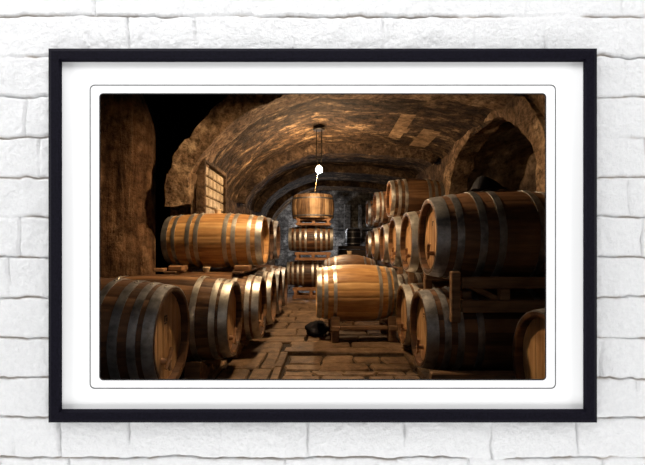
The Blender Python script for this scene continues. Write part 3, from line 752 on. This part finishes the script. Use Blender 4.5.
# ------------------------------------------------------------------ floor of flagstones
V = []; Fc = []; mi = []
def slab(x0, x1, y0, y1, z, b=.012, jit=.010, mat=0):
    c = [[x0, y0], [x1, y0], [x1, y1], [x0, y1]]
    c = [[p[0] + random.uniform(-jit, jit), p[1] + random.uniform(-jit, jit)] for p in c]
    # subdivide outline a little so that the edges are not dead straight
    out = []
    for i in range(4):
        p, q = c[i], c[(i + 1) % 4]
        for f in (0.06, .3, .6, .94):
            out.append([p[0] + (q[0] - p[0]) * f + random.uniform(-jit, jit) * .5, p[1] + (q[1] - p[1]) * f + random.uniform(-jit, jit) * .5])
    m = len(out); cx = sum(p[0] for p in out) / m; cy = sum(p[1] for p in out) / m; b0 = len(V); tl = random.uniform(-.012, .012), random.uniform(-.012, .012)
    for (k, zz) in ((0, -.05), (0, z - b), (b, z)):
        for p in out:
            dx, dy = p[0] - cx, p[1] - cy; L = math.hypot(dx, dy); f = 1 - k / max(L, .05)
            V.append((cx + dx * f, cy + dy * f, zz + (dx * tl[0] + dy * tl[1] if k else 0)))
    for a in range(2):
        for i in range(m): i2 = (i + 1) % m; Fc.append([b0 + a * m + i, b0 + a * m + i2, b0 + (a + 1) * m + i2, b0 + (a + 1) * m + i]); mi.append(mat)
    Fc.append([b0 + 2 * m + i for i in range(m)]); mi.append(mat)
def stones(x0, x1, y0, y1, hy, wx, z, jit=.012):
    y = y0
    while y < y1 - .02:
        h = min(random.uniform(*hy), y1 - y)
        if y1 - y - h < hy[0] * .5: h = y1 - y
        x = x0
        while x < x1 - .02:
            w = min(random.uniform(*wx), x1 - x)
            if x1 - x - w < wx[0] * .5: w = x1 - x
            slab(x + .005, x + w - .005, y + .005, y + h - .005, z + random.uniform(-.006, .003), jit=jit); x += w
        y += h
Z0 = -.002
stones(-.29, .69, 2.55, 3.40, (.12, .26), (.13, .38), Z0 - .012, .022)            # sunken panel
slab(-.34, .78, 3.46, 3.62, Z0 + .004)                                      # edge slabs of the panel
slab(-.30, .26, 3.63, 3.86, Z0); slab(.27, .85, 3.63, 3.86, Z0)
slab(-.36, -.30, 2.55, 3.0, Z0 + .012, jit=.006); slab(-.36, -.30, 3.01, 3.45, Z0 + .012, jit=.006)
slab(.70, .765, 2.55, 3.0, Z0 + .012, jit=.006); slab(.70, .765, 3.01, 3.45, Z0 + .012, jit=.006)
stones(-.75, -.37, 2.55, 3.86, (.25, .5), (.19, .38), Z0)
stones(.775, 1.2, 2.55, 3.86, (.4, .7), (.2, .45), Z0)
stones(-.75, 1.2, 3.87, 11.9, (.22, .42), (.25, .6), Z0)
stones(-3.2, -.76, 2.55, 4.6, (.4, .6), (.4, .7), Z0); stones(1.21, 1.93, 2.55, 11.9, (.4, .6), (.3, .7), Z0); stones(-1.6, -.76, 4.61, 11.9, (.4, .6), (.3, .5), Z0)
b0 = len(V); V += [(-3.3, 1.25, -.03), (3.3, 1.25, -.03), (3.3, 12.2, -.03), (-3.3, 12.2, -.03)]; Fc.append([b0, b0 + 1, b0 + 2, b0 + 3]); mi.append(1)
struct('floor', mesh('floor', V, Fc, None, mats=[M['flag'], M['dirt']], midx=mi))

pendant('glowing bulb hanging on two thin rods from the vault, with a pull cord', at(319, 0, 5.7).x, 5.7, at(0, 129, 5.7).z, at(0, 169, 5.7).z, 'bulb', True)
added_pendant('added lamp under a metal shade above the front bay, unseen', -.28, 3.30, 3.54, EYE + 1.45)  # added to light barrel tops and fronts; its cone keeps the vault dark
t = thing('added_back_lamp', 'small cool lamp added at the back wall, hidden behind the back stack', 'lamp', (-.32, 11.3, EYE + .55))  # unseen lamp, put in to brighten the back wall
link('lamp_glass', MB().lathe([(.02, -.06), (.05, -.03), (.055, 0), (.05, .03), (.02, .06)], 20).me('lamp_glass', emit('cool lamp glass', (.95, .96, 1.0), 420), 80), t)
link('bracket', MB().tube([(0, .0, .061), (0, .0, .10), (0, .10, .14), (0, .55, .14)], .012, 8).me('bracket', M['lamp_iron']), t)
bpy.context.view_layer.update()

# ------------------------------------------------------------------ white brick wall with the framed opening
YW = 1.2; K = YW / F
def wx(px, Y=YW): return (px - CX) * Y / F
def wz(py, Y=YW): return EYE - (py - HY) * Y / F
def smooth(a, b, x): t = np.clip((x - a) / (b - a), 0, 1); return t * t * (3 - 2 * t)
x0p, x1p, y0p, y1p, st = -200, 845, -140, 605, 1.25
gx = np.arange(x0p, x1p + .1, st); gy = np.arange(y0p, y1p + .1, st)
PX, PY = np.meshgrid(gx, gy, indexing='ij'); px, py = PX.ravel(), PY.ravel()
pp = np.stack([px, py, 0 * px], 1)
wob = fbm(pp, 1 / 30., 4) * 3.2 + fbm(pp, 1 / 9., 3) * 1.6
wob2 = fbm(pp + 71, 1 / 24., 4) * 4.0
cy_ = (py + wob - 16.8) / 40.1; row = np.floor(cy_).astype(int); fy = (cy_ - row) * 40.1
dist_h = np.minimum(fy, 40.1 - fy)
dist_v = np.full(len(px), 99.0); bid = np.zeros(len(px))
for r in np.unique(row):
    rr = random.Random(int(r) * 13 + 5); xs = [-260 + rr.uniform(0, 60)]
    while xs[-1] < 900: xs.append(xs[-1] + rr.choice((46, 70, 92, 92, 95)) * rr.uniform(.93, 1.07))
    xs = np.array(xs); m = row == r; q = px[m] + wob2[m]
    k = np.clip(np.searchsorted(xs, q), 1, len(xs) - 1); dist_v[m] = np.minimum(q - xs[k - 1], xs[k] - q); bid[m] = (r * 131 + k * 17) % 97
fill_h = smooth(-.02, .5, fbm(pp + 5, 1 / 70., 3))      # where paint has filled the joint
fill_v = smooth(-.35, .12, fbm(pp + 31, 1 / 45., 3))
jh = (1 - smooth(0.2, 2.3, dist_h)) * (1 - .80 * fill_h); jv = (1 - smooth(0.2, 2.2, dist_v)) * (1 - .85 * fill_v)
j = np.maximum(jh, jv)
rnd = fbm(pp, 1 / 24., 5) * .0045 + fbm(pp + 9, 1 / 5.5, 3) * .0026
lift = ((bid * 0.618) % 1.0 - .5) * .0022 * smooth(0, 5, np.minimum(dist_h, dist_v))
hgt = .0085 * (1 - j) + rnd + lift - .006
dirt = np.clip((1 - smooth(0.0, 1.5, np.abs(dist_h - .2))) * (1 - smooth(.4, .8, fill_h)) * smooth(-.10, .25, fbm(pp + 51, 1 / 20., 3) + .12), 0, 1)
VV = np.stack([wx(px), YW - hgt, wz(py)], 1)
ngx, ngy = len(gx), len(gy)
II, JJ = np.meshgrid(np.arange(ngx - 1), np.arange(ngy - 1), indexing='ij'); II, JJ = II.ravel(), JJ.ravel()
cxp, cyp = gx[II] + st / 2, gy[JJ] + st / 2
keep = ~((cxp > 70) & (cxp < 575) & (cyp > 70) & (cyp < 401))
II, JJ = II[keep], JJ[keep]
Q = np.stack([II * ngy + JJ, II * ngy + JJ + 1, (II + 1) * ngy + JJ + 1, (II + 1) * ngy + JJ], 1)
nb = len(VV)
# the rest of the wall beyond the detailed patch, plus a back face and the reveal of the hole
X0, X1, Z0_, Z1 = wx(x0p), wx(x1p), wz(y1p), wz(y0p)
E = [(-3.6, YW + .004, -.4), (3.6, YW + .004, -.4), (3.6, YW + .004, 4.0), (-3.6, YW + .004, 4.0), (X0, YW + .004, Z0_), (X1, YW + .004, Z0_), (X1, YW + .004, Z1), (X0, YW + .004, Z1)]
hx0, hx1, hz0, hz1 = wx(70), wx(575), wz(401), wz(70)
E += [(-3.6, YW + .05, -.4), (3.6, YW + .05, -.4), (3.6, YW + .05, 4.0), (-3.6, YW + .05, 4.0), (hx0, YW + .05, hz0), (hx1, YW + .05, hz0), (hx1, YW + .05, hz1), (hx0, YW + .05, hz1)]
E += [(hx0, YW - .004, hz0), (hx1, YW - .004, hz0), (hx1, YW - .004, hz1), (hx0, YW - .004, hz1)]
q2 = []
for i in range(4):
    k = (i + 1) % 4; q2 += [[i, k, 4 + k, 4 + i], [8 + i, 12 + i, 12 + k, 8 + k], [12 + i, 16 + i, 16 + k, 12 + k]]
me = bpy.data.meshes.new('wall_front')
allv = np.concatenate([VV, np.array(E)]); allf = np.concatenate([Q, np.array(q2) + nb])
me.vertices.add(len(allv)); me.vertices.foreach_set('co', allv.astype(np.float32).ravel())
me.loops.add(allf.size); me.loops.foreach_set('vertex_index', allf.astype(np.int32).ravel())
me.polygons.add(len(allf)); me.polygons.foreach_set('loop_start', np.arange(0, allf.size, 4, dtype=np.int32))
me.polygons.foreach_set('use_smooth', [True] * len(Q) + [False] * len(q2))
a = me.attributes.new('dirt', 'FLOAT', 'POINT'); a.data.foreach_set('value', np.concatenate([dirt, np.zeros(len(E))]).astype(np.float32))
me.update(calc_edges=True); me.validate()
m, nt, b = new_mat('white painted brick')
at_ = nt.nodes.new('ShaderNodeAttribute'); at_.attribute_name = 'dirt'
v = coords(nt); n1 = N(nt, 'ShaderNodeTexNoise', Scale=75.0, Detail=8.0, Roughness=0.75); nt.links.new(v, n1.inputs['Vector'])
r1 = ramp(nt, [(0.3, (.77, .77, .778)), (.6, (.85, .85, .852))]); nt.links.new(n1.outputs['Fac'], r1.inputs['Fac'])
mx = N(nt, 'ShaderNodeMixRGB'); mx.inputs[2].default_value = (.42, .33, .25, 1)
ms = N(nt, 'ShaderNodeMath', operation='MULTIPLY'); ms.inputs[1].default_value = .7; nt.links.new(at_.outputs['Fac'], ms.inputs[0])
nt.links.new(ms.outputs[0], mx.inputs['Fac']); nt.links.new(r1.outputs[0], mx.inputs[1]); nt.links.new(mx.outputs[0], b.inputs['Base Color'])
b.inputs['Roughness'].default_value = .75; b.inputs['Specular IOR Level'].default_value = .15
bump(nt, b, n1.outputs['Fac'], 1.0, .007)
me.materials.append(m); me.materials.append(M['void_shade'])  # second slot blackens the unseen back so it bounces no light
me.polygons.foreach_set('material_index', [0] * len(Q) + [0, 1, 1] * 4); struct('wall_front', me)

# the frame
m, nt, b = new_mat('black grained frame wood'); v = coords(nt, (30, 30, 30))
n1 = N(nt, 'ShaderNodeTexNoise', Scale=6.0, Detail=6.0); nt.links.new(v, n1.inputs['Vector'])
r1 = ramp(nt, [(.3, (.003, .0026, .005)), (.7, (.009, .008, .0145))]); nt.links.new(n1.outputs['Fac'], r1.inputs['Fac']); nt.links.new(r1.outputs[0], b.inputs['Base Color'])
b.inputs['Roughness'].default_value = .6; b.inputs['Specular IOR Level'].default_value = .04; bump(nt, b, n1.outputs['Fac'], .2, .002); M['frame'] = m
M['mat'] = plain('white mat card', (.975, .975, .975), .9, noise=.006, spec=.02); M['mat_line'] = plain('grey mat line', (.10, .10, .105), .8); M['mat_edge'] = plain('black picture edge', (.008, .007, .009), .7)
YF, YM = 1.177, 1.191
root = thing('picture_frame', 'large black wooden picture frame with a white mat on the white brick wall', 'picture frame', (wx(322.5), YW, wz(422)))
inv = Vector(root.location)
def fr(px, py, Y): return Vector((wx(px, Y), Y, wz(py, Y))) - inv
O = (48.5, 48.5, 597, 422.5); S1 = (51, 51, 594.5, 420); I1 = (58.5, 58.5, 586.5, 412.5); I2 = (62, 62, 583.2, 409)
def rect(b): return [(b[0], b[1]), (b[2], b[1]), (b[2], b[3]), (b[0], b[3])]
dd = YF
for i in range(4):
    k = (i + 1) % 4; V = []
    prof = []
    for c in (i, k):
        o = rect(O)[c]; s1 = rect(S1)[c]; i1 = rect(I1)[c]; i2 = rect(I2)[c]
        ofr = fr(*o, YF + .004); back = ofr.copy(); back.y = (YW - .001) - inv.y
        i2p = fr(*i2, YM - .001); ib = i2p.copy()
        V += [back, ofr, fr(*s1, YF), fr(*i1, YF), i2p, Vector((i2p.x, (YM - .0005) - inv.y, i2p.z))]
        V[-1] = Vector((ib.x, (YM - .0008) - inv.y, ib.z))
    Fc = [[a, a + 1, 7 + a, 6 + a] for a in range(5)] + [[5, 0, 6, 11], [0, 5, 4, 3, 2, 1], [6, 7, 8, 9, 10, 11]]
    link('frame_rail', mesh('frame_rail', V, Fc, M['frame']), root)
def rrect(b, r, n=6):
    x0, y0, x1, y1 = b; pts = []
    for (cx, cy, a0) in ((x0 + r, y0 + r, PI), (x1 - r, y0 + r, 1.5 * PI), (x1 - r, y1 - r, 0), (x0 + r, y1 - r, .5 * PI)):
        for q in range(n + 1): a = a0 + .5 * PI * q / n; pts.append((cx + r * math.cos(a), cy + r * math.sin(a)))
    return pts
def card(outer, inner, Y0, Y1, mat, name, parent):
    n = len(outer); V = [fr(*p, Y0) for p in outer] + [fr(*p, Y0) for p in inner]
    V += [Vector((v.x, v.y + (Y1 - Y0), v.z)) for v in V]
    Fc = []
    for i in range(n):
        k = (i + 1) % n; Fc += [[i, k, n + k, n + i], [2 * n + i, 3 * n + i, 3 * n + k, 2 * n + k], [n + i, n + k, 3 * n + k, 3 * n + i], [i, 2 * n + i, 2 * n + k, k]]
    return link(name, mesh(name, V, Fc, mat), parent)
PIC = (99.7, 93.7, 545.8, 379.8)
mo = card(rrect((59.5, 59.5, 585.6, 411.6), .5), rrect(PIC, 3.5), YM, YM + .003, M['mat'], 'mat_board', root)
card(rrect((89.6, 84.6, 556.0, 388.8), 5), rrect((90.5, 85.5, 555.1, 387.9), 4.3), YM - .0006, YM + .0004, M['mat_line'], 'mat_line', mo)['label'] = 'thin grey line around the picture opening'
card(rrect((99.2, 93.2, 546.3, 380.3), 4), rrect((100.2, 94.2, 545.2, 379.2), 3), YM - .0006, YM + .0004, M['mat_edge'], 'opening_edge', mo)['label'] = 'thin black edge of the picture opening'

# ------------------------------------------------------------------ light and camera
w = bpy.data.worlds.new('World'); SC.world = w; w.use_nodes = True
w.node_tree.nodes['Background'].inputs['Color'].default_value = (.98, .99, 1, 1); w.node_tree.nodes['Background'].inputs['Strength'].default_value = .25
def area(name, loc, target, sx, sy, power, col=(1, 1, 1)):
    l = bpy.data.lights.new(name, 'AREA'); l.shape = 'RECTANGLE'; l.size = sx; l.size_y = sy; l.energy = power; l.color = col
    o = bpy.data.objects.new(name, l); COL.objects.link(o); o.location = loc
    o.rotation_euler = (Vector(target) - Vector(loc)).to_track_quat('-Z', 'Y').to_euler(); return o
area('top_fill_light', (-.3, .30, EYE + 2.2), (0, 1.2, EYE + .1), 3.2, .8, 78)  # added overhead fill for the brick wall, steep enough to miss the cellar
area('bottom_fill_light', (0, .30, EYE - 2.1), (0, 1.2, EYE - .1), 3.2, .8, 53)  # added fill from below, in place of bounce from a floor
area('left_fill_light', (-3.2, .45, EYE + .3), (-.3, 1.2, EYE), .8, 2.0, 60)  # added side fill, no window stands here
area('right_fill_light', (3.2, .45, EYE), (.3, 1.2, EYE), .8, 2.0, 50)  # fill added on the right, not a real window
cam = bpy.data.cameras.new('camera'); co = bpy.data.objects.new('camera', cam); COL.objects.link(co)
co.location = (0, 0, EYE); co.rotation_euler = (PI / 2, 0, 0)
cam.sensor_fit = 'HORIZONTAL'; cam.sensor_width = 36; cam.lens = F / 645 * 36; cam.shift_y = (HY - 232.5) / 645; cam.clip_start = .02; cam.clip_end = 60
SC.camera = co
SC.view_settings.view_transform = 'Standard'; SC.view_settings.look = 'None'; SC.view_settings.exposure = 0; SC.view_settings.gamma = 1; SC.view_settings.use_curve_mapping = False
